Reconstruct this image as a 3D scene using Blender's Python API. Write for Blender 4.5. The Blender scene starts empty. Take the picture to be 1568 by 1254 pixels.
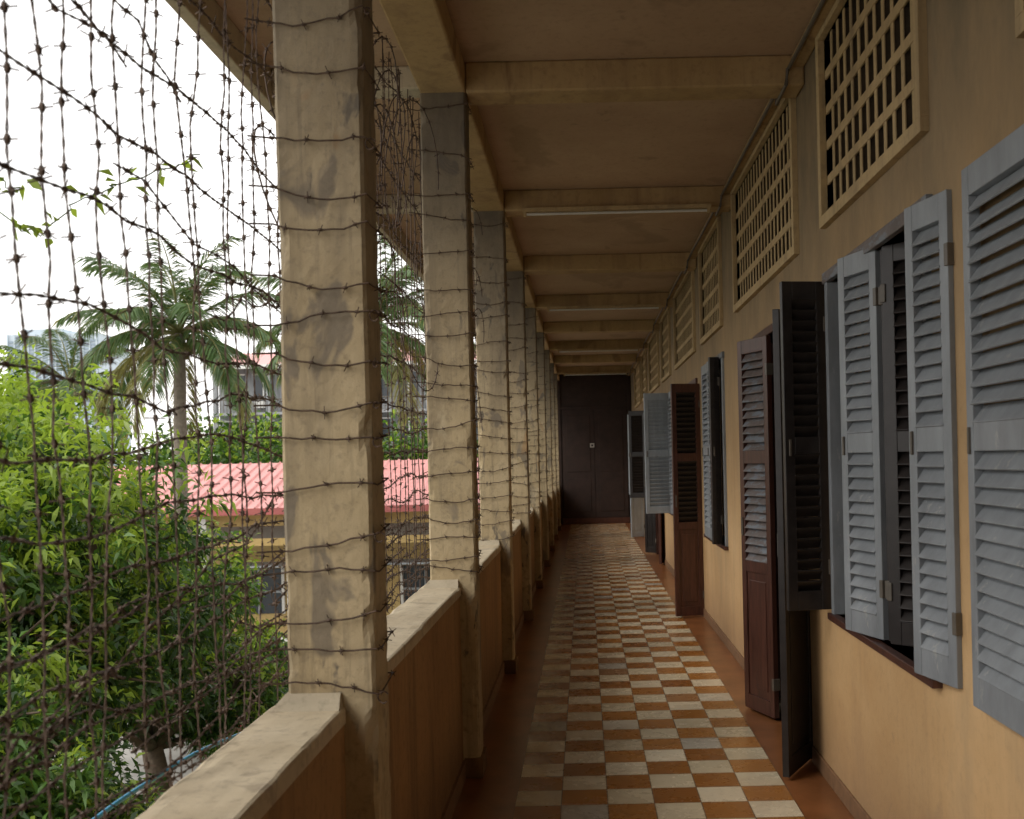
import bpy, math, random
import numpy as np
from mathutils import Vector, Matrix, noise
random.seed(7); rng=np.random.default_rng(7)
scene=bpy.context.scene
scene.view_settings.view_transform='Standard'; scene.view_settings.look='None'; scene.view_settings.exposure=0

# ------------------------------------------------------------ materials
def new_mat(name):
    m=bpy.data.materials.new(name); m.use_nodes=True
    nt=m.node_tree; b=nt.nodes['Principled BSDF']; return m,nt,b
def N(nt,t,**kw):
    n=nt.nodes.new(t)
    for k,v in kw.items(): setattr(n,k,v)
    return n
def ramp(nt,src,stops):
    r=N(nt,'ShaderNodeValToRGB'); e=r.color_ramp.elements
    while len(e)>1: e.remove(e[-1])
    e[0].position=stops[0][0]; e[0].color=tuple(stops[0][1])+(1,)
    for p,c in stops[1:]:
        x=e.new(p); x.color=tuple(c)+(1,)
    nt.links.new(src,r.inputs[0]); return r.outputs[0]
def noise_n(nt,scale,detail=4,rough=.6,vscale=None,dist=0):
    g=N(nt,'ShaderNodeTexCoord'); src=g.outputs['Object']
    if vscale:
        mp=N(nt,'ShaderNodeMapping'); mp.inputs['Scale'].default_value=vscale
        nt.links.new(src,mp.inputs[0]); src=mp.outputs[0]
    n=N(nt,'ShaderNodeTexNoise'); n.inputs['Scale'].default_value=scale
    n.inputs['Detail'].default_value=detail; n.inputs['Roughness'].default_value=rough
    n.inputs['Distortion'].default_value=dist
    nt.links.new(src,n.inputs['Vector']); return n.outputs['Fac']
def mix(nt,fac,a,b,mode='MIX'):
    m=N(nt,'ShaderNodeMix',data_type='RGBA',blend_type=mode)
    if isinstance(fac,(int,float)): m.inputs[0].default_value=fac
    else: nt.links.new(fac,m.inputs[0])
    for i,s in ((6,a),(7,b)):
        if isinstance(s,(tuple,list)): m.inputs[i].default_value=tuple(s)+(1,)
        else: nt.links.new(s,m.inputs[i])
    return m.outputs[2]
def math_n(nt,op,a,b=None):
    m=N(nt,'ShaderNodeMath',operation=op)
    for i,s in enumerate((a,b)):
        if s is None: continue
        if isinstance(s,(int,float)): m.inputs[i].default_value=s
        else: nt.links.new(s,m.inputs[i])
    return m.outputs[0]
def zmap(nt,z0,z1,lo,hi):
    g=N(nt,'ShaderNodeNewGeometry'); sp=N(nt,'ShaderNodeSeparateXYZ'); nt.links.new(g.outputs['Position'],sp.inputs[0])
    r=N(nt,'ShaderNodeMapRange'); r.inputs[1].default_value=z0; r.inputs[2].default_value=z1; r.inputs[3].default_value=lo; r.inputs[4].default_value=hi
    nt.links.new(sp.outputs[2],r.inputs[0]); return r.outputs[0]
def bump(nt,b,src,strength=.3,dist=.01):
    bp=N(nt,'ShaderNodeBump'); bp.inputs['Strength'].default_value=strength; bp.inputs['Distance'].default_value=dist
    nt.links.new(src,bp.inputs['Height']); nt.links.new(bp.outputs[0],b.inputs['Normal'])
def plaster(name,c1,c2,dirt,dirtamt=.5,scale=1.3,rough=.85,streak=True,fine=.6,patch=None,bs=.25,upper_shade=None,foot=None):
    m,nt,b=new_mat(name)
    f=noise_n(nt,scale,6,.65)
    col=ramp(nt,f,[(.3,c1),(.7,c2)])
    if streak:
        s=noise_n(nt,1.0,5,.65,(6,6,.7),.4)
        sm=ramp(nt,s,[(.48,(0,0,0)),(.75,(dirtamt,)*3)])
        col=mix(nt,sm,col,dirt)
        if fine:
            s=noise_n(nt,1.0,4,.7,(38,38,2.2))
            sm=ramp(nt,s,[(.55,(0,0,0)),(.72,(dirtamt*fine,)*3)])
            col=mix(nt,sm,col,dirt)
    g=noise_n(nt,28,5,.7)
    gm=ramp(nt,g,[(.52,(0,0,0)),(.75,(dirtamt*.8,)*3)])
    col=mix(nt,gm,col,dirt)
    if patch:
        for sc,th,amt,pc in patch:
            p=noise_n(nt,sc,4,.55,(1,1,.5),.7)
            pm=ramp(nt,p,[(th,(0,0,0)),(th+.04,(amt,)*3)])
            col=mix(nt,pm,col,pc)
    if upper_shade:  # blends a dark tone in by height: painted shade, broken up by noise
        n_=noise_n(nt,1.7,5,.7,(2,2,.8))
        col=mix(nt,math_n(nt,'MULTIPLY',zmap(nt,upper_shade[0],upper_shade[1],0,upper_shade[2]),math_n(nt,'ADD',n_,.45)),col,upper_shade[3])
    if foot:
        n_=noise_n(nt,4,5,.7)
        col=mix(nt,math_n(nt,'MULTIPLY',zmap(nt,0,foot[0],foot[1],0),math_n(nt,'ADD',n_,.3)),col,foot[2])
    nt.links.new(col,b.inputs['Base Color']); b.inputs['Roughness'].default_value=rough
    bump(nt,b,noise_n(nt,38,8,.75),bs,.006)
    return m
def simple(name,c,rough=.6,var=.25,scale=20,metal=0,bs=.1,vscale=None,wear=None):
    m,nt,b=new_mat(name)
    c2=tuple(x*(1-var) for x in c); c1=tuple(min(1,x*(1+var)) for x in c)
    f=noise_n(nt,scale,5,.65,vscale)
    col=ramp(nt,f,[(.3,c2),(.7,c1)])
    if wear:
        w_=noise_n(nt,wear[0],6,.75,wear[3] if len(wear)>3 else None)
        col=mix(nt,ramp(nt,w_,[(wear[1],(0,0,0)),(wear[1]+.06,(.8,.8,.8))]),col,wear[2])
    nt.links.new(col,b.inputs['Base Color'])
    b.inputs['Roughness'].default_value=rough; b.inputs['Metallic'].default_value=metal
    if bs: bump(nt,b,f,bs,.004)
    return m
M={}
M['wall']=plaster('ochre_plaster',(.53,.325,.14),(.64,.43,.215),(.27,.17,.09),.30,fine=0,patch=[(1.6,.60,.30,(.42,.30,.17)),(7,.68,.4,(.36,.25,.15))],upper_shade=(.9,3.1,.95,(.135,.105,.062)),foot=(.5,.7,(.27,.17,.10)))  # upper wall darkened in the colour, for the shade below the eave
M['pillar']=plaster('pillar_plaster',(.43,.335,.19),(.56,.455,.285),(.15,.12,.08),.75,2.6,patch=[(5.5,.585,.7,(.17,.145,.115)),(9,.63,.8,(.10,.09,.08)),(3.0,.62,.5,(.60,.51,.34)),(4,.66,.6,(.42,.25,.11))],bs=.45,upper_shade=(1.7,3.3,.9,(.13,.11,.085)))  # pillar tops carry painted shade on top of the real stains
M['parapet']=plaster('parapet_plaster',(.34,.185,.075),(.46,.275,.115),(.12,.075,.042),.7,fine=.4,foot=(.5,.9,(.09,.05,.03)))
M['cap']=plaster('parapet_coping',(.50,.41,.27),(.66,.57,.41),(.22,.17,.12),.75,3,streak=False,patch=[(6,.60,.5,(.3,.24,.17))])
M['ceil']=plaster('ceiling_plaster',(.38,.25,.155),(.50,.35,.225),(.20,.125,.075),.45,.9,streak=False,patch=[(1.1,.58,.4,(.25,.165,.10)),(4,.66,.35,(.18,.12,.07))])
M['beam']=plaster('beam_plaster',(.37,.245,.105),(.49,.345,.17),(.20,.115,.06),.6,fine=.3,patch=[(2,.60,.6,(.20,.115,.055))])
M['vent']=plaster('vent_grille_plaster',(.38,.27,.13),(.50,.37,.19),(.17,.12,.07),.6)
M['ventin']=simple('vent_recess_shade_grime',(.06,.042,.024),.9,.3)  # near-black bar sides: recess shade put into the colour, along with grime
M['ext']=plaster('exterior_plaster',(.42,.36,.26),(.54,.47,.34),(.2,.17,.13),.6)
M['skirt']=simple('skirting_paint',(.22,.125,.065),.6)
M['blue']=simple('weathered_blue_grey_paint',(.225,.245,.262),.5,.22,9,vscale=(1,1,.3),wear=(14,.60,(.36,.36,.35),(1,1,.35)))
M['bluepale']=simple('pale_grey_paint',(.33,.365,.39),.5,.2,9,vscale=(1,1,.3),wear=(12,.62,(.2,.19,.17)))
M['dark']=simple('dark_stained_wood',(.020,.016,.0145),.42,.4,14)
M['brown']=simple('brown_red_wood',(.075,.029,.019),.4,.4,10,vscale=(4,4,.5),wear=(9,.62,(.03,.022,.02),(1,1,.3)))
M['brownblue']=simple('worn_brown_blue_paint',(.13,.105,.095),.5,.3,6,vscale=(3,3,1),wear=(5,.5,(.17,.20,.23),(1,1,4)))
M['enddoor']=simple('end_door_paint',(.027,.0135,.0095),.8,.35,5)
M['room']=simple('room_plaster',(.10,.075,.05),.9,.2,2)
M['white']=simple('white_enamel',(.72,.72,.69),.4,.06)
M['paper']=simple('aged_paper',(.40,.38,.34),.8,.1)
M['wire']=simple('rusty_wire',(.095,.062,.043),.7,.5,60,metal=.2)
M['conduit']=simple('grey_conduit',(.11,.095,.075),.5,.2)
M['tube']=simple('fluorescent_tube',(.6,.6,.56),.3,.05)
M['metalroof']=simple('red_metal_roofing',(.66,.30,.28),.5,.14,1.5,vscale=(3,1,1),wear=(.8,.6,(.52,.21,.19)))
M['metalroof2']=simple('red_fascia',(.42,.12,.11),.5,.15,3)
M['bluehose']=simple('blue_plastic',(.03,.24,.42),.35,.1)
M['trunk']=simple('tree_bark',(.12,.09,.065),.9,.35,12)
M['palmtrunk']=simple('palm_bark',(.20,.17,.135),.9,.3,12)
M['court']=simple('concrete_paving',(.38,.36,.33),.85,.16,1.2)
M['grass']=simple('lawn',(.05,.09,.025),.95,.4,1.0)
M['yellow']=plaster('yellow_wall',(.50,.36,.14),(.58,.44,.19),(.3,.2,.1),.4)
M['greywall']=plaster('grey_wall',(.25,.265,.28),(.34,.355,.365),(.12,.12,.12),.8,.5)
M['hirise']=simple('tower_wall',(.50,.58,.64),.7,.06,.1)
M['higlass']=simple('tower_glass',(.26,.33,.40),.3,.1,.1)
M['glass']=simple('window_glass',(.04,.05,.06),.15,.2,.8)
M['tyre']=simple('rubber',(.02,.02,.02),.8,.1)
M['carpaint']=simple('silver_paint',(.45,.46,.48),.3,.05)
M['redpaint']=simple('red_paint',(.4,.03,.02),.3,.05)
M['cement']=plaster('cement_render',(.42,.36,.26),(.56,.49,.36),(.2,.17,.12),.7,6,streak=False)

def leafmat(name,c,tr=.35):
    m=bpy.data.materials.new(name); m.use_nodes=True; nt=m.node_tree
    b=nt.nodes['Principled BSDF']; out=nt.nodes['Material Output']
    f=noise_n(nt,3.5,3,.6)
    col=ramp(nt,f,[(.3,tuple(x*.65 for x in c)),(.7,tuple(min(1,x*1.35) for x in c))])
    nt.links.new(col,b.inputs['Base Color']); b.inputs['Roughness'].default_value=.42
    t=N(nt,'ShaderNodeBsdfTranslucent'); nt.links.new(mix(nt,.5,col,(c[0]*1.6,c[1]*1.5,c[2]*.5)),t.inputs['Color'])
    ms=N(nt,'ShaderNodeMixShader'); ms.inputs[0].default_value=tr
    nt.links.new(b.outputs[0],ms.inputs[1]); nt.links.new(t.outputs[0],ms.inputs[2]); nt.links.new(ms.outputs[0],out.inputs[0])
    return m
LM=[leafmat('leaf_dark',(.038,.088,.02)),leafmat('leaf_mid',(.09,.19,.035)),leafmat('leaf_bright',(.28,.40,.06),.5)]
PM=[leafmat('palm_leaf',(.085,.15,.05)),leafmat('palm_leaf_dry',(.22,.22,.08))]

def tile_mat():
    m,nt,b=new_mat('checker_cement_tile')
    g=N(nt,'ShaderNodeNewGeometry'); mp=N(nt,'ShaderNodeMapping')
    T=.2143
    mp.inputs['Location'].default_value=(.357/T,.03,0); mp.inputs['Scale'].default_value=(1/T,1/T,0)
    nt.links.new(g.outputs['Position'],mp.inputs[0])
    fl=N(nt,'ShaderNodeVectorMath',operation='FLOOR'); nt.links.new(mp.outputs[0],fl.inputs[0])
    fr=N(nt,'ShaderNodeVectorMath',operation='FRACTION'); nt.links.new(mp.outputs[0],fr.inputs[0])
    sp=N(nt,'ShaderNodeSeparateXYZ'); nt.links.new(fl.outputs[0],sp.inputs[0])
    ad=math_n(nt,'ADD',sp.outputs[0],sp.outputs[1]); md=math_n(nt,'FLOORED_MODULO',ad,2)
    wn=N(nt,'ShaderNodeTexWhiteNoise'); nt.links.new(fl.outputs[0],wn.inputs['Vector'])
    cream=ramp(nt,wn.outputs['Value'],[(0,(.54,.46,.31)),(.5,(.66,.57,.40)),(.9,(.72,.63,.46)),(.98,(.40,.37,.31))])
    orng=ramp(nt,wn.outputs['Value'],[(0,(.25,.095,.02)),(.5,(.34,.14,.03)),(.95,(.40,.175,.045)),(1,(.24,.15,.09))])
    col=mix(nt,md,cream,orng)
    d=noise_n(nt,3,6,.7); dm=ramp(nt,d,[(.45,(0,0,0)),(.8,(.4,.4,.4))])
    col=mix(nt,dm,col,(.20,.12,.06))
    d=noise_n(nt,40,5,.75); dm=ramp(nt,d,[(.58,(0,0,0)),(.72,(.45,.45,.45))])
    col=mix(nt,dm,col,(.16,.10,.055))
    sf=N(nt,'ShaderNodeSeparateXYZ'); nt.links.new(fr.outputs[0],sf.inputs[0])
    def edge(o): return math_n(nt,'GREATER_THAN',math_n(nt,'ABSOLUTE',math_n(nt,'SUBTRACT',o,.5)),.489)
    col=mix(nt,math_n(nt,'MAXIMUM',edge(sf.outputs[0]),edge(sf.outputs[1])),col,(.15,.10,.06))
    nt.links.new(col,b.inputs['Base Color'])
    r=noise_n(nt,4,6,.7); rr=N(nt,'ShaderNodeMapRange'); rr.inputs[1].default_value=.3; rr.inputs[2].default_value=.7; rr.inputs[3].default_value=.16; rr.inputs[4].default_value=.38
    nt.links.new(r,rr.inputs[0]); nt.links.new(rr.outputs[0],b.inputs['Roughness']); b.inputs['Specular IOR Level'].default_value=.5
    bump(nt,b,noise_n(nt,7,3,.5),.06,.01)
    return m
M['tile']=tile_mat()
M['border']=simple('terracotta_border_tile',(.24,.095,.035),.28,.35,3)

# ------------------------------------------------------------ mesh builder
class MB:
    def __init__(s): s.v=[];s.f=[];s.m=[];s.mats=[]
    def mi(s,k):
        mt=M[k] if isinstance(k,str) else k
        if mt not in s.mats: s.mats.append(mt)
        return s.mats.index(mt)
    def poly(s,vs,faces,k,X=None):
        o=len(s.v); i=s.mi(k)
        for p in vs:
            p=Vector(p); s.v.append(tuple(X@p if X else p))
        for f in faces: s.f.append([o+a for a in f]); s.m.append(i)
    def box(s,x0,x1,y0,y1,z0,z1,k,X=None):
        vs=[(x,y,z) for z in (z0,z1) for y in (y0,y1) for x in (x0,x1)]
        s.poly(vs,[(0,2,3,1),(4,5,7,6),(0,1,5,4),(2,6,7,3),(0,4,6,2),(1,3,7,5)],k,X)
    def frustum(s,b,t,z0,z1,k,X=None):
        vs=[(b[0],b[2],z0),(b[1],b[2],z0),(b[1],b[3],z0),(b[0],b[3],z0),(t[0],t[2],z1),(t[1],t[2],z1),(t[1],t[3],z1),(t[0],t[3],z1)]
        s.poly(vs,[(3,2,1,0),(4,5,6,7),(0,1,5,4),(1,2,6,5),(2,3,7,6),(3,0,4,7)],k,X)
    def tube(s,pts,r,k,sides=5,X=None,cap=True):
        n=len(pts); P=[Vector(p) for p in pts]; rs=r if isinstance(r,(list,tuple)) else [r]*n
        vs=[];
        for i in range(n):
            t=(P[min(i+1,n-1)]-P[max(i-1,0)])
            if t.length<1e-9: t=Vector((0,0,1))
            t.normalize(); a=Vector((0,0,1)) if abs(t.z)<.8 else Vector((1,0,0))
            u=t.cross(a).normalized(); w=t.cross(u)
            for j in range(sides):
                th=2*math.pi*j/sides; vs.append(P[i]+(u*math.cos(th)+w*math.sin(th))*rs[i])
        fs=[(i*sides+j,i*sides+(j+1)%sides,(i+1)*sides+(j+1)%sides,(i+1)*sides+j) for i in range(n-1) for j in range(sides)]
        if cap: fs+= [tuple(range(sides))[::-1], tuple((n-1)*sides+j for j in range(sides))]
        s.poly(vs,fs,k,X)
    def obj(s,name,parent=None,bevel=0,smooth=False,loc=None,rot=None):
        me=bpy.data.meshes.new(name); me.from_pydata(s.v,[],s.f); me.validate(clean_customdata=False)
        for mt in s.mats: me.materials.append(mt)
        if len(me.polygons)==len(s.m): me.polygons.foreach_set('material_index',s.m)
        if smooth: me.polygons.foreach_set('use_smooth',[True]*len(me.polygons))
        me.update(); o=bpy.data.objects.new(name,me); scene.collection.objects.link(o)
        if parent: o.parent=parent
        if loc: o.location=loc
        if rot: o.rotation_euler=rot
        if bevel:
            b=o.modifiers.new('bevel','BEVEL'); b.width=bevel; b.segments=2; b.limit_method='ANGLE'
        return o
def empty(name,loc=(0,0,0)):
    e=bpy.data.objects.new(name,None); e.location=loc; scene.collection.objects.link(e); return e

S=2.48; P0=2.68; PER=2*S; YE=24.6; YS=-12.0
WX=1.15
PY=[P0+S*n for n in range(-5,9)]
# ------------------------------------------------------------ corridor floor / ceiling
bld=empty('gallery_building')
b=MB(); b.box(-.835,6.2,YS,YE+4,-.30,-.004,'ext'); b.obj('floor_slab',bld)
b=MB(); b.box(-.639,WX+.02,YS,YE,-.0035,0,'border'); b.obj('corridor_floor_border',bld)
b=MB(); b.box(-.357,-.357+6*.2143,YS,YE-.25,0.0005,.004,'tile'); b.obj('corridor_tile_floor',bld)
b=MB(); b.box(-1.60,6.2,YS,YE+4,3.60,3.78,'ceil')
b.obj('ceiling_slab',bld)
b=MB(); b.box(-1.60,-1.54,YS,YE+4,3.42,3.597,'ext'); b.obj('eave_fascia',bld,bevel=.006)
b=MB(); b.box(-.788,-.557,YS,YE+4,3.45,3.598,'beam'); b.obj('edge_beam',bld,bevel=.012)
for y in PY:
    b=MB(); b.box(-.555,1.148,y-.01,y+.19,3.445,3.599,'beam'); b.box(-1.538,-.79,y+.02,y+.16,3.48,3.599,'ext')
    b.obj('ceiling_beam',bld,bevel=.01)
b=MB(); b.box(1.085,1.149,YS,YE,3.535,3.5985,'beam'); b.obj('wall_ring_beam',bld,bevel=.008)
b=MB(); b.box(-.62,-.45,YS,YE+4,-3.7,-.302,'ext')
b.box(-.45,6.2,YE+3.8,YE+4,-3.7,-.302,'ext'); b.box(-.45,6.2,YS,YS+.2,-3.7,-.302,'ext')
b.obj('lower_storey_wall',bld)
b=MB(); b.box(-.84,WX,YS-.2,YS,-.3,3.6,'wall'); b.obj('rear_light_block_wall',bld)  # unseen wall added behind the camera to keep light off the upper corridor
# ------------------------------------------------------------ pillars
def rough_pillar(y,near):
    x0,x1,y0,y1=-.79,-.56,y,y+.18
    b=MB()
    nz=140 if near else 24; per=[]
    nx=10 if near else 3
    c=.009
    cor=[(x0,y0),(x1,y0),(x1,y1),(x0,y1)]
    for i in range(4):
        a=Vector(cor[i]); d=Vector(cor[(i+1)%4]); t=(d-a).normalized(); L=(d-a).length
        for j in range(nx+1):
            per.append(a+t*(c+(L-2*c)*j/nx))
    n=len(per); vs=[]; cx=(x0+x1)/2; cy=(y0+y1)/2
    for k in range(nz+1):
        z=3.45*k/nz
        for p in per:
            q=Vector((p.x,p.y,z)); nn=Vector((p.x-cx,p.y-cy,0)).normalized()
            d=noise.noise(q*1.3)*.004+ (noise.noise(q*55)*.0012 if near else 0)
            ex=.115-abs(p.x-cx); ey=.09-abs(p.y-cy)
            if near and ex<.012 and ey<.012:
                d-=max(0,noise.noise(q*11+Vector((5,3,1)))-.18)*.03+abs(noise.noise(q*30))*.003
            vs.append(q+nn*d)
    fs=[(k*n+j,k*n+(j+1)%n,(k+1)*n+(j+1)%n,(k+1)*n+j) for k in range(nz) for j in range(n)]
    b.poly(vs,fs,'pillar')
    b.frustum((x0-.035,-.645,y0-.05,y1+.05),(x0-.004,-.65,y0-.006,y1+.006),.962,1.0,'cement')
    b.box(-.637,x1+.015,y0-.02,y1+.02,.003,.10,'parapet')
    b.obj('pillar',bld)
for i,y in enumerate(PY): rough_pillar(y, 2<y<13)
def rough_bar(name,x0,x1,z0,z1,k,y0,y1,step,bev=.010):
    b=MB(); xs=[x0+bev+(x1-x0-2*bev)*i/6 for i in range(7)]
    prof=[(x0,z0),(x0,z1-bev),(x0+bev*.3,z1-bev*.3)]+[(x,z1) for x in xs]+[(x1-bev*.3,z1-bev*.3),(x1,z1-bev),(x1,z0)]
    n=len(prof); ny=int((y1-y0)/step); vs=[]
    for i in range(ny+1):
        y=y0+(y1-y0)*i/ny
        for j,(x,z) in enumerate(prof):
            q=Vector((x*3,y,z*2)); dz=noise.noise(q*1.6)*.004+noise.noise(q*9)*.0015
            chip=max(0,noise.noise(Vector((x*9,y*6,3)))-.25)*.03 if (j in (2,3,n-4,n-3)) else 0
            vs.append((x+noise.noise(q*2+Vector((9,9,9)))*.003,y,z+(dz-chip if 0<j<n-1 else 0)))
    fs=[(i*n+j,(i+1)*n+j,(i+1)*n+j+1,i*n+j+1) for i in range(ny) for j in range(n-1)]
    b.poly(vs,fs,k); return b.obj(name,bld)
b=MB(); b.box(-.826,-.643,YS,YE,-.003,.93,'parapet'); b.obj('parapet_wall',bld)
rough_bar('parapet_coping',-.838,-.638,.92,.965,'cap',YS,YE,.04)
b=MB(); b.box(-.643,-.630,YS,YE,.001,.09,'skirt'); b.obj('parapet_skirting',bld)

# ------------------------------------------------------------ right wall with openings
ks=range(-2,5)
opens=[]
for k in ks:
    o=PER*k
    opens+= [(3.36+o,4.76+o,.85,2.38,'win'),(5.34+o,6.75+o,-.01,2.32,'door'),(3.40+o,4.74+o,2.69,3.50,'ventn'),(5.42+o,7.52+o,2.69,3.50,'ventw')]
opens=[q for q in opens if q[0]>YS and q[1]<YE-.1]
ys=sorted(set([YS,YE+4]+[q[0] for q in opens]+[q[1] for q in opens]))
b=MB()
for a,c in zip(ys[:-1],ys[1:]):
    mid=(a+c)/2; zs=sorted([(q[2],q[3]) for q in opens if q[0]<mid<q[1]]); z=-.003
    for z0,z1 in zs:
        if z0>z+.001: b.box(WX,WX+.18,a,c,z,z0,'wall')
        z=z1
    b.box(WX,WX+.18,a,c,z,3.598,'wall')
b.obj('corridor_wall',bld)
segs=[]; y=YS
for q in sorted([q for q in opens if q[4]=='door']): segs.append((y,q[0]-.05)); y=q[1]+.05
segs.append((y,YE))
b=MB()
for a,c in segs: b.box(WX-.012,WX+.001,a,c,.001,.085,'skirt')
b.obj('wall_skirting',bld,bevel=.003)
for q in opens:
    y0,y1,z0,z1,t=q
    if t.startswith('vent'):
        b=MB(); fw=.05; x0,x1=WX-.03,WX+.03
        b.box(x0,x1,y0-fw,y1+fw,z0-fw,z0,'vent'); b.box(x0,x1,y0-fw,y1+fw,z1,z1+.03,'vent')
        b.box(x0,x1,y0-fw,y0,z0,z1,'vent'); b.box(x0,x1,y1,y1+fw,z0,z1,'vent')
        nc=int(round((y1-y0)/.112)); nr=5
        for i in range(1,nc):
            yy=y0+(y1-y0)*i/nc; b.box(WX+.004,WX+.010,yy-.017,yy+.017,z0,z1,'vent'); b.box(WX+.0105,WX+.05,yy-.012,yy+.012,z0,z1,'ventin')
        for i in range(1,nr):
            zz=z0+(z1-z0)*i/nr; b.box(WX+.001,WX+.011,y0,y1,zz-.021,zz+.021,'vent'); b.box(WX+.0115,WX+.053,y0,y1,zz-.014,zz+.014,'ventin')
        b.obj('ventilation_grille',bld,bevel=.002)
    elif t=='win':
        b=MB(); fr=.045
        for a in [(y0,y0+fr,z0,z1),(y1-fr,y1,z0,z1)]: b.box(WX-.02,WX+.10,a[0],a[1],a[2],a[3],'blue')
        b.box(WX-.024,WX+.104,y0-.03,y1+.03,z1,z1+.05,'brownblue')
        b.box(WX-.035,WX+.12,y0-.02,y1+.02,z0-.03,z0,'brown')
        for i in range(1,12):
            yy=y0+(y1-y0)*i/12; b.tube([(WX+.09,yy,z0),(WX+.09,yy,z1)],.007,'dark',6)
        b.obj('window_frame',bld,bevel=.003)
    else:
        b=MB(); fr=.05
        for a in [(y0,y0+fr),(y1-fr,y1)]: b.box(WX-.018,WX+.10,a[0],a[1],.001,z1,'brown')
        b.box(WX-.022,WX+.104,y0-.02,y1+.02,z1,z1+.05,'brown')
        b.obj('door_frame',bld,bevel=.003)
b=MB(); b.box(6.0,6.2,YS,YE+4,0,3.6,'room'); b.box(1.33,6,YS,YS+.2,0,3.6,'room'); b.box(1.33,6,YE+3.8,YE+4,0,3.6,'room')
for y in (-3,2.3,7.9,12.5,17.5): b.box(1.34,5.99,y,y+.15,0.001,3.597,'room')
b.obj('room_partitions',bld)
b=MB(); b.box(1.335,5.995,YS+.21,YE+3.79,-.002,.003,'room'); b.obj('room_floor',bld)
b=MB(); b.box(-.84,WX,YE,YE+.15,0,3.598,'enddoor')
b.box(-.62,-.55,YE-.03,YE,0.005,3.44,'enddoor'); b.box(1.06,1.13,YE-.03,YE,0.005,3.44,'enddoor')
b.box(-.55,1.06,YE-.03,YE,2.75,2.82,'enddoor'); b.box(-.55,1.06,YE-.05,YE,0.005,.14,'brown')
for x0,x1 in ((-.52,.245),(.255,1.03)):
    b.box(x0,x1,YE-.022,YE,.145,2.745,'enddoor')
    for z0,z1 in ((.3,1.1),(1.25,2.6)): b.box(x0+.1,x1-.1,YE-.03,YE-.02,z0,z1,'enddoor')
b.obj('end_wall_door',bld,bevel=.004)
b=MB(); b.box(.14,.24,YE-.04,YE-.032,1.83,1.93,'paper'); b.box(.165,.215,YE-.043,YE-.041,1.855,1.905,'dark'); b.obj('door_notice',bld)

# ------------------------------------------------------------ shutters & door leaves
def leaf(name,P,Q,z0,z1,matk,panel=0.0,sm=None,parent=bld,tilt=1):
    P=Vector(P); Q=Vector(Q); d=Q-P; w=d.length; ang=math.atan2(d.y,d.x)
    b=MB(); th=.017; st=.048; h=z1-z0; sm=sm or matk
    b.box(0,st,-th,th,0,h,matk); b.box(w-st,w,-th,th,0,h,matk)
    rails=[(0,.09),(h-.085,h)]
    zb=.09
    if panel:
        b.box(st,w-st,-th*.5,th*.5,.09,panel,matk); rails.append((panel,panel+.07)); zb=panel+.07
        b.box(st+.03,w-st-.03,-th*.8,th*.8,.14,panel-.05,matk)
    midz=zb+(h-.085-zb)*.5; rails.append((midz-.04,midz+.04))
    for a,c in rails: b.box(st,w-st,-th*.96,th*.96,a,c,matk)
    for a,c in ((zb,midz-.04),(midz+.04,h-.085)):
        n=max(3,int(round((c-a)/.050))); 
        for i in range(n):
            z=a+(c-a)*(i+.5)/n
            X=Matrix.Translation((0,0,z))@Matrix.Rotation(math.radians(52*tilt+random.uniform(-2.5,2.5)+(random.uniform(-7,7) if random.random()<.06 else 0)),4,'X')@Matrix.Rotation(math.radians(random.uniform(-.35,.35)),4,'Y')
            b.box(st-.004,w-st+.004,-.031,.031,-.004,.004,sm,X)
    for z in (.2,h-.2): b.box(-.008,.014,-th-.006,th+.006,z-.035,z+.035,'conduit')
    b.box(w-.03,w-.018,-th-.008,th+.008,h*.47,h*.52,'conduit')
    return b.obj(name,parent,bevel=.0025,loc=(P.x,P.y,z0),rot=(0,0,ang))
W=lambda P,Q,m,sm=None,t=1: leaf('window_shutter',P,Q,.86,2.40,m,0,sm=sm,tilt=t)
D=lambda P,Q,m,sm=None,t=1: leaf('door_leaf',P,Q,.02,2.30,m,.85,sm=sm,tilt=t)
W((1.145,4.83),(.935,4.80),'dark')
W((1.165,4.00),(1.085,4.27),'blue',None,-1)
W((1.175,3.99),(1.33,3.84),'dark')
W((1.165,3.93),(1.32,3.76),'dark')
W((1.20,3.62),(1.33,3.50),'dark')
W((1.148,3.16),(1.095,3.41),'blue',None,-1)
W((1.12,2.27),(1.118,2.95),'blue',None,-1)
W((1.105,2.25),(1.11,1.65),'blue')
D((1.145,5.34),(.945,4.99),'dark')
D((1.11,6.10),(.986,6.42),'brown','brownblue',-1)
D((1.15,6.74),(.992,6.46),'dark')
W((1.105,8.92),(1.10,9.38),'blue',None,-1); W((1.105,8.48),(1.09,8.89),'blue',None,-1); W((1.12,8.46),(1.04,8.44),'dark')
D((1.145,10.12),(.86,10.05),'brown','dark')
D((1.14,11.7),(1.02,11.5),'dark')
W((1.13,13.18),(.775,13.12),'bluepale'); W((1.14,14.65),(1.0,14.9),'blue'); W((1.10,13.1),(1.105,12.6),'blue')
D((1.145,15.2),(1.07,14.92),'brown'); D((1.14,16.65),(.97,16.8),'dark')
W((1.13,18.1),(.80,18.2),'dark','dark'); W((1.12,19.65),(.85,19.8),'bluepale')
D((1.14,20.1),(.88,20.0),'bluepale'); D((1.14,21.6),(.95,21.75),'dark')
W((1.13,-1.6),(1.11,-1.9),'blue'); D((1.14,.35),(1.1,.05),'brown')

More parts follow.
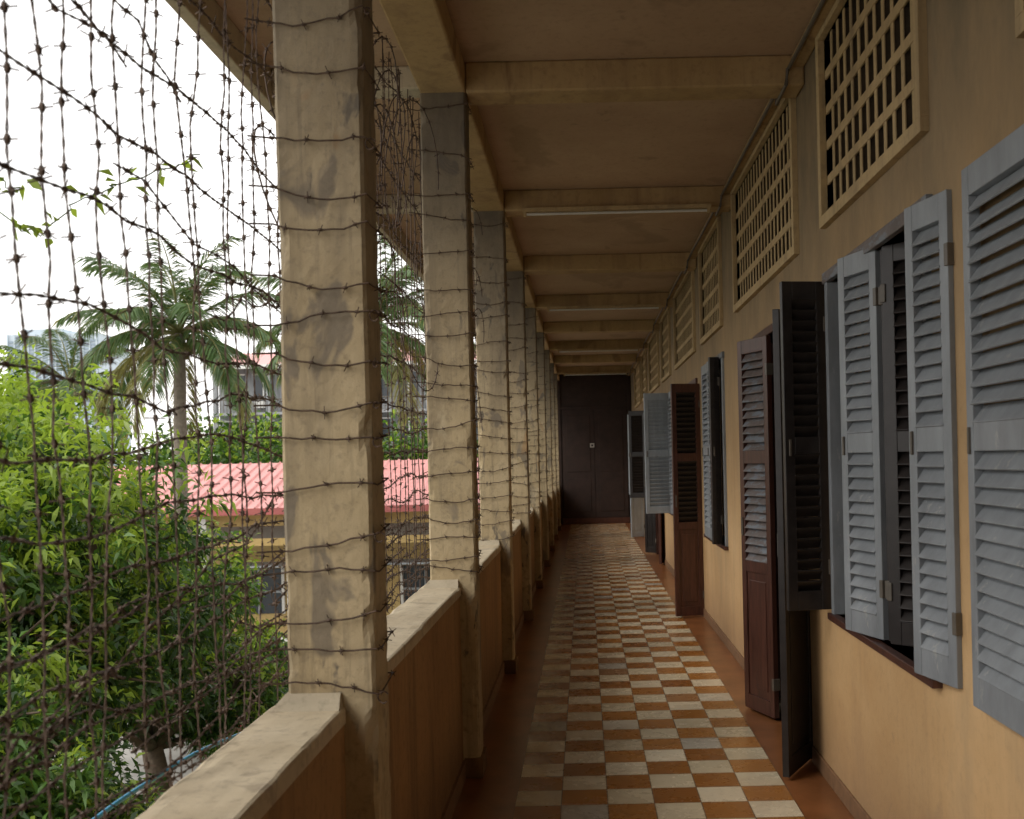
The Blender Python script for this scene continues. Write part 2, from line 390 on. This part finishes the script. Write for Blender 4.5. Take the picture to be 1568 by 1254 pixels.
# ------------------------------------------------------------ lights fixtures & conduit
for y in (P0+2*S,P0+4*S,P0+6*S,P0+8*S):
    b=MB(); b.box(-.42,.98,y-.055,y-.012,3.425,3.455,'vent'); b.tube([(-.40,y-.034,3.41),(.96,y-.034,3.41)],.010,'tube',8)
    for x in (-.41,.95): b.box(x,x+.02,y-.05,y-.018,3.39,3.426,'vent')
    b.obj('fluorescent_light_fixture',bld)
b=MB(); pts=[]
for i in range(int((YE-YS)/.31)):
    y=YS+i*.31; pts.append((1.068+noise.noise(Vector((y,1,1)))*.012,y,3.527+noise.noise(Vector((y,5,1)))*.012))
b.tube(pts,.011,'conduit',6)
for y in PY: b.tube([(1.06,y-.03,3.52),(1.05,y-.03,3.44),(1.05,y+.22,3.43),(1.06,y+.23,3.52)],.010,'conduit',6)
b.obj('electrical_conduit',bld)

# ------------------------------------------------------------ barbed wire
fence=empty('barbed_wire_fence')
wb=MB(); bb=MB()
def barb(p,t,s=1):
    t=Vector(t).normalized(); a=Vector((random.uniform(-1,1),random.uniform(-1,1),random.uniform(-1,1)))
    u=t.cross(a).normalized(); w=t.cross(u).normalized()
    bb.tube([p-t*.007*s,p,p+t*.007*s],[.0038*s,.0056*s,.0038*s],'wire',5)
    for d in (u+t*random.uniform(-.5,.5),w+t*random.uniform(-.5,.5)):
        L=.014*s*random.uniform(.8,1.4); bb.tube([p-d*L,p+d*L],.0015*s,'wire',3,cap=False)
def wire(pts,r=.0017,twist=True,barbs=.095,sc=1):
    P=[Vector(p) for p in pts]
    step=.014 if twist else .07
    out=[]
    for a,c in zip(P[:-1],P[1:]):
        n=max(1,int((c-a).length/step))
        for i in range(n): out.append(a.lerp(c,i/n))
    out.append(P[-1])
    if twist:
        for ph in (0,math.pi):
            q=[]; L=0
            for i,p in enumerate(out):
                t=(out[min(i+1,len(out)-1)]-out[max(i-1,0)])
                if t.length<1e-7: continue
                t.normalize(); a=Vector((1,0,0)) if abs(t.x)<.8 else Vector((0,0,1))
                u=t.cross(a).normalized(); w=t.cross(u); L+=step
                th=L/.055*2*math.pi+ph; q.append(p+(u*math.cos(th)+w*math.sin(th))*r*.9)
            wb.tube(q,r,'wire',3,cap=False)
    else: wb.tube(out,r*1.5,'wire',4,cap=False)
    acc=random.random()*barbs
    for a,c in zip(out[:-1],out[1:]):
        acc+=(c-a).length
        if acc>barbs: acc=random.uniform(-.02,.02); barb(c,(c-a),sc)
FX=-.85
def nz(a,b_,c=0): return noise.noise(Vector((a,b_,c)))
hz=[1.00,1.05,1.11,1.17,1.25,1.335,1.42,1.53,1.65,1.76,1.86,2.06,2.24,2.42,2.65,2.90,3.12,3.34]
for i,h in enumerate(hz):
    for seg,(y0,y1,tw) in enumerate(((.55,8.2,True),(8.2,YE,False))):
        pts=[]; n=int((y1-y0)/.08)
        for j in range(n+1):
            y=y0+(y1-y0)*j/n
            pts.append((FX+nz(y*2,h*7)*.025,y,h+nz(y*1.5,h*11,3)*.05+nz(y*7,h*13,3)*.016-.02*math.sin(math.pi*((y-P0)%S)/S)))
        wire(pts,.0019,tw,.085 if tw else .12)
y=.60
while y<YE:
    tw=y<4.9
    lean=random.uniform(-.05,.05); ph=random.random()*99
    n=36; pts=[]
    for j in range(n+1):
        z=.96+(3.46-.96)*j/n
        pts.append((FX+.006+nz(z*2,ph)*.02,y+lean*(z-2)+nz(z*1.6,ph,2)*.055+nz(z*7,ph,4)*.026,z))
    wire(pts,.0016,tw,.09 if tw else .12)
    y+=(.095 if y<3.2 else .115)*random.uniform(.7,1.3)
for k in range(13):
    y0=.6+k*.22; z0=random.uniform(.98,1.35); y1=y0+random.uniform(.9,2.0); z1=z0+random.uniform(-.1,.35)
    wire([(FX-.01+nz(j,k)*.03,y0+(y1-y0)*j/12,z0+(z1-z0)*j/12+nz(j*.5,k,3)*.07) for j in range(13)],.0017,True)
for k in range(5):
    y0=.9+k*.5; z0=random.uniform(1.9,3.3); y1=y0+random.uniform(.8,1.6); z1=z0-random.uniform(-.3,.5)
    wire([(FX-.01+nz(j,k+40)*.03,y0+(y1-y0)*j/12,z0+(z1-z0)*j/12+nz(j*.5,k,3)*.05) for j in range(13)],.0016,True)
for n,py in enumerate(PY):
    if py<0: continue
    near=py<9
    hs=[1.02,1.11,1.21,1.31,1.41,1.53,1.65,1.76,1.87,1.97,2.08,2.24,2.33,2.44,2.65,2.78,2.92,3.12,3.34]
    if n%2==0: hs=[h+.02 for h in hs]
    for h in hs:
        h+=random.uniform(-.025,.025)
        e=.007; x0,x1,y0,y1=-.79-e,-.56+e,py-e,py+.18+e
        sl=random.uniform(-.045,.045); sag=random.uniform(-.01,.025)
        def zf(x): 
            t=(x-x0)/(x1-x0); return h+sl*(t-.5)-sag*math.sin(math.pi*t)
        pts=[(FX,y0-.03,zf(x0))]+[(x0+(x1-x0)*j/8,y0-.003*(j%2),zf(x0+(x1-x0)*j/8)+random.uniform(-.004,.004)) for j in range(9)]
        pts+=[(x1+.006,y0+.03,zf(x1)-.004),(x1+.004,y1,zf(x1)+.01),(x0,y1+.002,h+.02),(FX,y1+.02,h)]
        wire(pts,.0016,False,.085,.9)
        if near and random.random()<.6:
            c=Vector((x1+.012,y0+.01,zf(x1))); R=random.uniform(.008,.016)
            wb.tube([c+Vector((R*math.cos(a)*.9,R*.3*math.sin(a*2),R*math.sin(a)-R)) for a in np.linspace(.5,5.6,12)],.0022,'wire',5)
for bay,(ya,yb,cnt) in enumerate(((2.9,5.1,22),(5.35,7.6,16),(7.8,10.1,12))):
    for k in range(cnt):
        c=Vector((FX+random.uniform(0,.12),random.uniform(ya,yb),random.uniform(1.9,3.3)))
        R=random.uniform(.12,.28); tilt=random.uniform(-.5,.5); n=22; a0=random.random()*6
        pts=[c+Vector((R*.35*math.sin(a0+a*.7),R*1.3*math.cos(a),R*math.sin(a)+tilt*R*math.cos(a))) for a in np.linspace(0,random.uniform(4,7.5),n)]
        wire(pts,.0017,False,.08)
wb.obj('wire_strands',fence); bb.obj('barbs',fence)
b=MB(); ctrl=[(-1.55,1.5,.52),(-1.34,2.1,.62),(-1.22,2.49,.74),(-1.17,2.78,.765),(-1.12,3.05,.77),(-1.05,3.6,.70),(-.86,4.4,.50),(-.84,5.4,.42)]
pts=[]
for i in range(len(ctrl)-1):
    for j in range(6): 
        t=j/6; p0,p1,p2,p3=[Vector(ctrl[max(0,min(len(ctrl)-1,i+q))]) for q in (-1,0,1,2)]
        pts.append(.5*((2*p1)+(p2-p0)*t+(2*p0-5*p1+4*p2-p3)*t*t+(3*p1-p0-3*p2+p3)*t**3))
b.tube(pts,.006,'bluehose',8); b.obj('blue_hose',smooth=True)

# ------------------------------------------------------------ foliage
def leaves_mesh(name,pos,dr,L,Wd,mi,mats,parent=None,roll=None,droop=.25):
    n=len(pos); dr=dr/np.linalg.norm(dr,axis=1,keepdims=True)
    up=rng.normal(size=(n,3))*.6+np.array([0,0,1.]); s=np.cross(dr,up); s/=np.linalg.norm(s,axis=1,keepdims=True)+1e-9
    nn=np.cross(s,dr); L=L[:,None]; Wd=Wd[:,None]
    base=pos; mid=pos+dr*L*.45; tip=pos+dr*L-np.array([0,0,1.])*L*droop
    l=mid+s*Wd*.5+nn*Wd*.2; r=mid-s*Wd*.5+nn*Wd*.2
    V=np.stack([base,r,tip,l],1).reshape(-1,3)
    me=bpy.data.meshes.new(name); me.vertices.add(4*n); me.vertices.foreach_set('co',V.ravel())
    me.loops.add(4*n); me.loops.foreach_set('vertex_index',np.arange(4*n)); me.polygons.add(n)
    me.polygons.foreach_set('loop_start',np.arange(n)*4); me.polygons.foreach_set('loop_total',np.full(n,4))
    for m_ in mats: me.materials.append(m_)
    me.polygons.foreach_set('material_index',mi.astype(np.int32)); me.update(calc_edges=True); me.validate()
    o=bpy.data.objects.new(name,me); scene.collection.objects.link(o)
    if parent: o.parent=parent
    return o
def tree(name,base,centre,rad,nclump,per,lsize,bright=.3,nl=15):
    e=empty(name); b=MB(); base=Vector(base); C=Vector(centre); R=np.array(rad)
    fork=base.lerp(C,.55); 
    b.tube([base,base.lerp(fork,.5)+Vector((.1,.05,0)),fork],[.22,.17,.14],'trunk',9)
    lob=[]
    for i in range(nl):
        v=rng.normal(size=3); v/=np.linalg.norm(v); v[2]=abs(v[2])*.9-.25 if i%3 else v[2]
        lob.append((np.array(C)+v*R*rng.uniform(.45,.85), R*rng.uniform(.26,.44)))
    for c,r in lob:
        q=Vector(c); m_=fork.lerp(q,.5)+Vector(rng.normal(size=3)*.15)
        b.tube([fork,m_,q],[.09,.055,.025],'trunk',6)
        for j in range(4):
            q2=q+Vector(rng.normal(size=3)*r*.6); b.tube([m_.lerp(q,.6),q.lerp(q2,.5),q2],[.03,.018,.007],'trunk',4)
    b.obj('trunk',e,smooth=True)
    pos=[];dr=[];mi=[]
    for k in range(nclump):
        c,r=lob[rng.integers(len(lob))]
        v=rng.normal(size=3); v/=np.linalg.norm(v); v[2]=v[2] if v[2]>-.3 else v[2]*.5
        cc=c+v*(rng.random()**.35)*r*(1.25 if rng.random()<.12 else 1)
        f=np.clip((cc[2]-(C[2]-R[2]))/(2*R[2]),0,1.2); n=per+rng.integers(-8,8)
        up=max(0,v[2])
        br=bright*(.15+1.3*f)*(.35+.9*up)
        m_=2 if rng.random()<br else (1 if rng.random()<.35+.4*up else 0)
        d=rng.normal(size=(n,3)); d/=np.linalg.norm(d,axis=1,keepdims=True); d=d*1.0+v*.55+np.array([0,0,-.12])
        pos.append(cc+rng.normal(size=(n,3))*lsize*.55); dr.append(d)
        mm=np.full(n,m_); fl=rng.random(n)<.15; mm[fl]=rng.integers(0,3,fl.sum()); mi.append(mm)
    pos=np.concatenate(pos);dr=np.concatenate(dr);mi=np.concatenate(mi); n=len(pos)
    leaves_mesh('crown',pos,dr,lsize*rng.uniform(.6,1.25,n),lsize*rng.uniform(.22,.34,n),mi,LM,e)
    return e
G=-3.7
tree('mango_tree',(-6.2,10.2,G),(-5.9,10,.35),(2.6,2.9,2.75),2000,34,.15,.8,19)
tree('mango_tree',(-4.7,7.4,G),(-4.7,7.2,-1.4),(1.75,2.0,1.9),1200,34,.13,.3)
tree('mango_tree',(-11.2,15,G),(-10.6,15,.9),(3.6,3.2,3.3),1100,34,.20,.95)
tree('shrub_tree',(-6.2,14.5,G),(-6.0,14.0,-1.1),(1.7,1.8,2.3),800,32,.16,.6)
tree('mango_tree',(-3.6,4.6,G),(-3.7,4.6,-1.5),(1.0,1.3,1.3),460,30,.12,.12)
def bush(name,c,r,n,ls,br):
    e=empty(name); c=np.array(c);r=np.array(r)
    v=rng.normal(size=(n,3)); v/=np.linalg.norm(v,axis=1,keepdims=True)
    lump=np.array([1+.55*noise.noise(Vector(q*2.6)+Vector(c)) for q in v])[:,None]
    pos=c+v*r*(rng.random((n,1))**.3)*lump; d=v+rng.normal(size=(n,3))*.8
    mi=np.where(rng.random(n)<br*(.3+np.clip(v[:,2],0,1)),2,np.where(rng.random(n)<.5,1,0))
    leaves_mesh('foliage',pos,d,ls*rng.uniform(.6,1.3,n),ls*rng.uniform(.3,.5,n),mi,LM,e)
    b=MB(); b.tube([(c[0],c[1],G),tuple(c)],[.2,.1],'trunk',6); b.obj('trunk',e)
bush('garden_shrub',(-6.3,19,-2.6),(1.1,1.2,1.1),5000,.2,.6)
bush('background_tree',(-15,45,1.0),(4.5,4,2.4),11000,.38,.3)
bush('background_tree',(-10.5,42,.7),(3,3,2.3),9000,.38,.2)
bush('background_tree',(-24,38,0.6),(6,5,4.2),12000,.42,.5)
bush('background_tree',(-6.5,44,.5),(3,3,2.5),9000,.38,.2)

def palm(name,base,top,flen,nf=26,upb=0):
    e=empty(name); base=Vector(base); top=Vector(top); b=MB()
    pts=[base.lerp(top,t)+Vector((math.sin(t*2.5)*.35,0,0))*(1-t) for t in np.linspace(0,1,16)]
    b.tube(pts,[.19-.07*i/15+ (.012 if i%2 else 0) for i in range(16)],'palmtrunk',10)
    pos=[];dr=[];LL=[];mi=[]
    for i in range(nf):
        az=i*2.399+random.uniform(-.2,.2); el=math.radians(82-115*(i/nf)**.9+random.uniform(-8,8)); fl=flen*random.uniform(.85,1.1)
        h=Vector((math.cos(az),math.sin(az),0)); p=top.copy(); n=30; ang=el; rp=[p.copy()]
        dry=el<math.radians(-18)
        rate=random.uniform(1.6,2.6)
        side=h.cross(Vector((0,0,1)))
        for j in range(n):
            ang-=math.radians(rate)*(.3+1.6*j/n); ang=max(ang,-1.45)
            d=h*math.cos(ang)+Vector((0,0,math.sin(ang))); p=p+d*fl/n; rp.append(p.copy())
            nn=side.cross(d)
            if j>3:
                for s in (-1,1):
                    for q in range(4):
                        pp=p-d*fl/n*q/4
                        pos.append(pp); v=side*s*.75+d*.8+nn*random.uniform(-.15,.25)+Vector((0,0,-.15-random.random()*.35)); dr.append(v)
                        LL.append(flen*.24*math.sin(math.pi*min(1,(j+1)/(n+4)))**.6*random.uniform(.8,1.1)); mi.append(1 if dry or random.random()<.10 else 0)
        b.tube(rp,[.03*(1-k/(n+1))+.006 for k in range(n+1)],PM[1],4)
    for i in range(8):
        a=i*.8; q=top+Vector((math.cos(a)*.25,math.sin(a)*.25,-.25-.1*(i%3)))
        b.frustum((q.x-.1,q.x+.1,q.y-.1,q.y+.1),(q.x-.06,q.x+.06,q.y-.06,q.y+.06),q.z-.12,q.z+.12,PM[1])
    b.obj('trunk',e,smooth=True)
    n=len(pos); leaves_mesh('fronds',np.array(pos),np.array(dr),np.array(LL),np.full(n,flen*.0135),np.array(mi),PM,e,droop=.28)
palm('coconut_palm',(-9.9,24,G),(-9.4,24,4.7),2.8,30)
palm('coconut_palm',(-7.6,36,G),(-7.3,36,6.4),4.2,32)
palm('coconut_palm',(-17.5,34,G),(-17.0,34,4.4),3.0,18)

b=MB(); vpos=[];vd=[]
def vine(ctrl):
    P=[Vector(c) for c in ctrl]; pts=[]
    for a,c in zip(P[:-1],P[1:]):
        for j in range(8): pts.append(a.lerp(c,j/8)+Vector((nz(j*.4,a.x*3),nz(j*.4,a.y*3,5),nz(j*.4,a.z*3,9)))*.03)
    b.tube(pts,.0018,LM[1],4)
    for p in pts:
        for q in range(3):
            if random.random()<.25: vpos.append(p+Vector((random.uniform(-.02,.02),0,random.uniform(-.02,.02)))); vd.append((random.gauss(0,1),random.gauss(0,.6),random.gauss(.1,.8)))
ve=empty('climbing_vine')
vine([(-1.66,2.6,2.37),(-1.46,2.6,2.24),(-1.375,2.6,2.20),(-1.30,2.62,2.28),(-1.20,2.65,2.33),(-1.09,2.7,2.38),(-.985,2.72,2.42)])
vine([(-1.57,2.5,2.41),(-1.44,2.5,2.33),(-1.37,2.52,2.27)])
b.obj('stem',ve)
n=len(vpos); leaves_mesh('leaves',np.array([tuple(v) for v in vpos]),np.array(vd,dtype=float),rng.uniform(.025,.055,n),rng.uniform(.014,.026,n),np.full(n,2),LM,ve)

# ------------------------------------------------------------ courtyard
b=MB(); b.poly([(-600,-300,G-.02),(600,-300,G-.02),(600,900,G-.02),(-600,900,G-.02)],[(0,1,2,3)],'court'); b.obj('ground')
b=MB(); b.box(-9.5,-3.2,-2,16,G-.018,G+.05,'grass'); b.obj('lawn')
e=empty('red_roofed_building'); b=MB()
X0,X1,Y0=-16.0,6.0,28.0
b.box(X0,X1,Y0+1.6,Y0+8,G,.1,'yellow')
n=440; zl=.40; zr=1.64; vs=[];fs=[]
for i in range(n+1):
    x=X0-.4+(X1-X0+.8)*i/n; c=.05*(1 if i%6<1 else 0)
    vs+= [(x,Y0-.3,zl+c),(x,Y0+4.2,zr+c),(x,Y0+8.7,zl+c)]
for i in range(n): a=i*3; fs+=[(a,a+3,a+4,a+1),(a+1,a+4,a+5,a+2)]
b.poly(vs,fs,'metalroof')
b.box(X0-.4,X1+.4,Y0-.33,Y0-.305,.24,.42,'metalroof2')
b.box(X0,X1,Y0-.02,Y0+.1,-.62,-.42,'yellow')
b.box(X0,X1,Y0+.3,Y0+.4,-.1,.25,'yellow')
b.box(X0,X1,Y0+1.5,Y0+1.6,-.7,-.1,'paper')
x=X0+.6
while x<X1:
    b.box(x,x+.22,Y0,Y0+.22,G,.2,'white')
    x+=2.4
x=X0+1.1; i=0
while x<X1-1:
    z0=G+.02 if i%2 else G+1.0
    b.box(x,x+1.3,Y0+1.57,Y0+1.63,z0,G+2.3,'glass'); b.box(x-.08,x,Y0+1.5,Y0+1.66,z0,G+2.4,'white'); b.box(x+1.3,x+1.38,Y0+1.5,Y0+1.66,z0,G+2.4,'white')
    b.box(x+.62,x+.68,Y0+1.5,Y0+1.56,z0,G+2.3,'bluepale'); b.box(x,x+1.3,Y0+1.5,Y0+1.57,G+1.6,G+1.66,'bluepale')
    b.box(x-.3,x+1.6,Y0+.3,Y0+1.5,G+2.45,G+2.5,'bluepale')
    x+=2.4; i+=1
b.obj('body',e)
e=empty('apartment_block'); b=MB()
b.box(-22,-6,62,74,G,7.7,'greywall')
b.poly([(-22.6,60.8,7.5),(-5.4,60.8,7.5),(-5.4,68,9.0),(-22.6,68,9.0)],[(0,1,2,3)],'metalroof'); b.box(-22.6,-5.4,60.75,60.8,7.3,7.55,'white')
for fl in range(4):
    z=G+.3+fl*2.8
    for j in range(9):
        x=-21.6+j*1.75
        b.box(x,x+1.15,61.93,62.02,z+.5,z+2.0,'glass'); b.box(x+.53,x+.61,61.88,61.95,z+.5,z+2.0,'white'); b.box(x-.06,x+1.21,61.86,61.93,z+2.0,z+2.08,'white')
        if j%3==1: b.box(x+.1,x+.75,61.5,61.9,z+.0,z+.4,'white')
    b.box(-22,-6,60.9,61.99,z-.45,z-.3,'greywall')
    b.box(-22,-6,60.95,60.99,z+.45,z+.5,'conduit')
    for j in range(80): b.box(-22+j*.2,-21.97+j*.2,60.95,60.98,z-.3,z+.45,'conduit')
for j in range(6): b.box(-22+j*3.15,-21.75+j*3.15,60.95,61.2,G,7.5,'greywall')
b.obj('body',e)
e=empty('high_rise_tower'); b=MB()
b.box(-252,-212,450,480,G,61,'hirise'); b.box(-246,-229,452,470,61,63.5,'hirise')
for j in range(32): 
    z=3+j*1.75; b.box(-251.6,-212.4,449.6,449.9,z,z+.9,'higlass')
for j in range(14): b.box(-252+j*3,-251.5+j*3,449.3,449.95,G,61,'hirise')
b.obj('body',e)
b=MB(); b.box(-11,-5.5,22.5,22.65,G,G+1.5,'white'); b.obj('courtyard_wall',bevel=.02)

def motorbike(loc,rot,paint):
    e=empty('parked_motorbike',loc); e.rotation_euler=(0,0,rot); b=MB()
    for y in (-.62,.62):
        ring=[(0,y+.28*math.cos(a),.29+.28*math.sin(a)) for a in np.linspace(0,2*math.pi,20)]
        b.tube(ring,.045,'tyre',8)
        for a in np.linspace(0,math.pi,5)[:-1]: b.tube([(0,y+.25*math.cos(a),.29+.25*math.sin(a)),(0,y-.25*math.cos(a),.29-.25*math.sin(a))],.008,'conduit',4)
    b.tube([(0,.62,.29),(0,.45,.85),(0,.38,1.02)],.03,'conduit',6); b.tube([(-.32,.32,1.03),(-.1,.40,1.0),(.1,.40,1.0),(.32,.32,1.03)],.018,'tyre',6)
    b.frustum((-.10,.10,-.1,.35),(-.12,.12,.0,.42),.35,.75,paint); b.frustum((-.12,.12,-.75,.1),(-.13,.13,-.72,.05),.60,.80,'tyre')
    b.frustum((-.08,.08,-.9,-.2),(-.1,.1,-.85,-.1),.42,.60,paint); b.box(-.08,.08,.40,.52,.80,.98,paint)
    b.obj('body',e,bevel=.02)
def car(loc,rot,paint):
    e=empty('parked_car',loc); e.rotation_euler=(0,0,rot); b=MB()
    prof=[(-2.1,.35),(-2.15,.75),(-1.9,.92),(-1.35,.98),(-.8,1.42),(.55,1.45),(1.15,1.0),(1.95,.85),(2.12,.6),(2.1,.35)]
    vs=[(-.82 if z<1.1 else -.66,y,z) for y,z in prof]+[(.82 if z<1.1 else .66,y,z) for y,z in prof]; n=len(prof)
    b.poly(vs,[tuple(range(n))[::-1],tuple(range(n,2*n))]+[(i,(i+1)%n,n+(i+1)%n,n+i) for i in range(n)],paint); b.obj('body',e,bevel=.05)
    b=MB()
    for s in (-1,1):
        b.poly([(s*.80,-1.2,1.03),(s*.69,-.78,1.37),(s*.69,.5,1.39),(s*.80,1.02,1.03)],[(0,1,2,3)],'glass')
        for y in (-1.3,1.3): b.tube([(s*.70,y,.32),(s*.86,y,.32)],.32,'tyre',18); b.tube([(s*.865,y,.32),(s*.875,y,.32)],.18,'carpaint',12)
    b.poly([(-.6,1.16,1.02),(.6,1.16,1.02),(.56,.6,1.43),(-.56,.6,1.43)],[(0,1,2,3)],'glass')
    b.obj('windows_and_wheels',e)
for i,(x,y) in enumerate(((-5.2,25.0),(-4.6,25.1),(-4.1,24.9),(-6.0,25.2),(-6.6,25))): motorbike((x,y,G),.1*i,'redpaint' if i%2 else 'carpaint')
car((-7.6,20.6,G),1.2,'carpaint')
motorbike((-5.6,17.5,G),1.1,'redpaint')

# ------------------------------------------------------------ world, sun, camera
EL=40; RO=-120
w=bpy.data.worlds.new('World'); scene.world=w; w.use_nodes=True; nt=w.node_tree
bg=nt.nodes['Background']; bg.inputs[1].default_value=.15
sky=nt.nodes.new('ShaderNodeTexSky'); sky.sky_type='NISHITA'; sky.sun_disc=False
sky.sun_elevation=math.radians(EL); sky.sun_rotation=math.radians(RO); sky.air_density=1.0; sky.dust_density=4
mx=nt.nodes.new('ShaderNodeMix'); mx.data_type='RGBA'; mx.inputs[0].default_value=.85
nt.links.new(sky.outputs[0],mx.inputs[6]); mx.inputs[7].default_value=(12.9,12.6,12.3,1)
nt.links.new(mx.outputs[2],bg.inputs[0])
sl=bpy.data.lights.new('sun','SUN'); sl.energy=1.5; sl.angle=math.radians(22); sl.color=(1,.94,.86)
so=bpy.data.objects.new('sun',sl); scene.collection.objects.link(so)
dv=-Vector((math.sin(math.radians(RO))*math.cos(math.radians(EL)),math.cos(math.radians(RO))*math.cos(math.radians(EL)),math.sin(math.radians(EL))))
so.rotation_euler=dv.to_track_quat('-Z','Y').to_euler()
cam=bpy.data.cameras.new('camera'); co=bpy.data.objects.new('camera',cam); scene.collection.objects.link(co)
cam.lens=36.05; cam.sensor_width=36; cam.shift_x=-.0708; cam.shift_y=.0466; cam.clip_end=2000; cam.clip_start=.05
co.matrix_world=Matrix.Translation((0,0,1.6))@Matrix.Rotation(math.radians(90),4,'X')@Matrix.Rotation(math.radians(-1.3),4,'Z')
cam.dof.use_dof=True; cam.dof.focus_distance=5.5; cam.dof.aperture_fstop=6.3
scene.camera=co
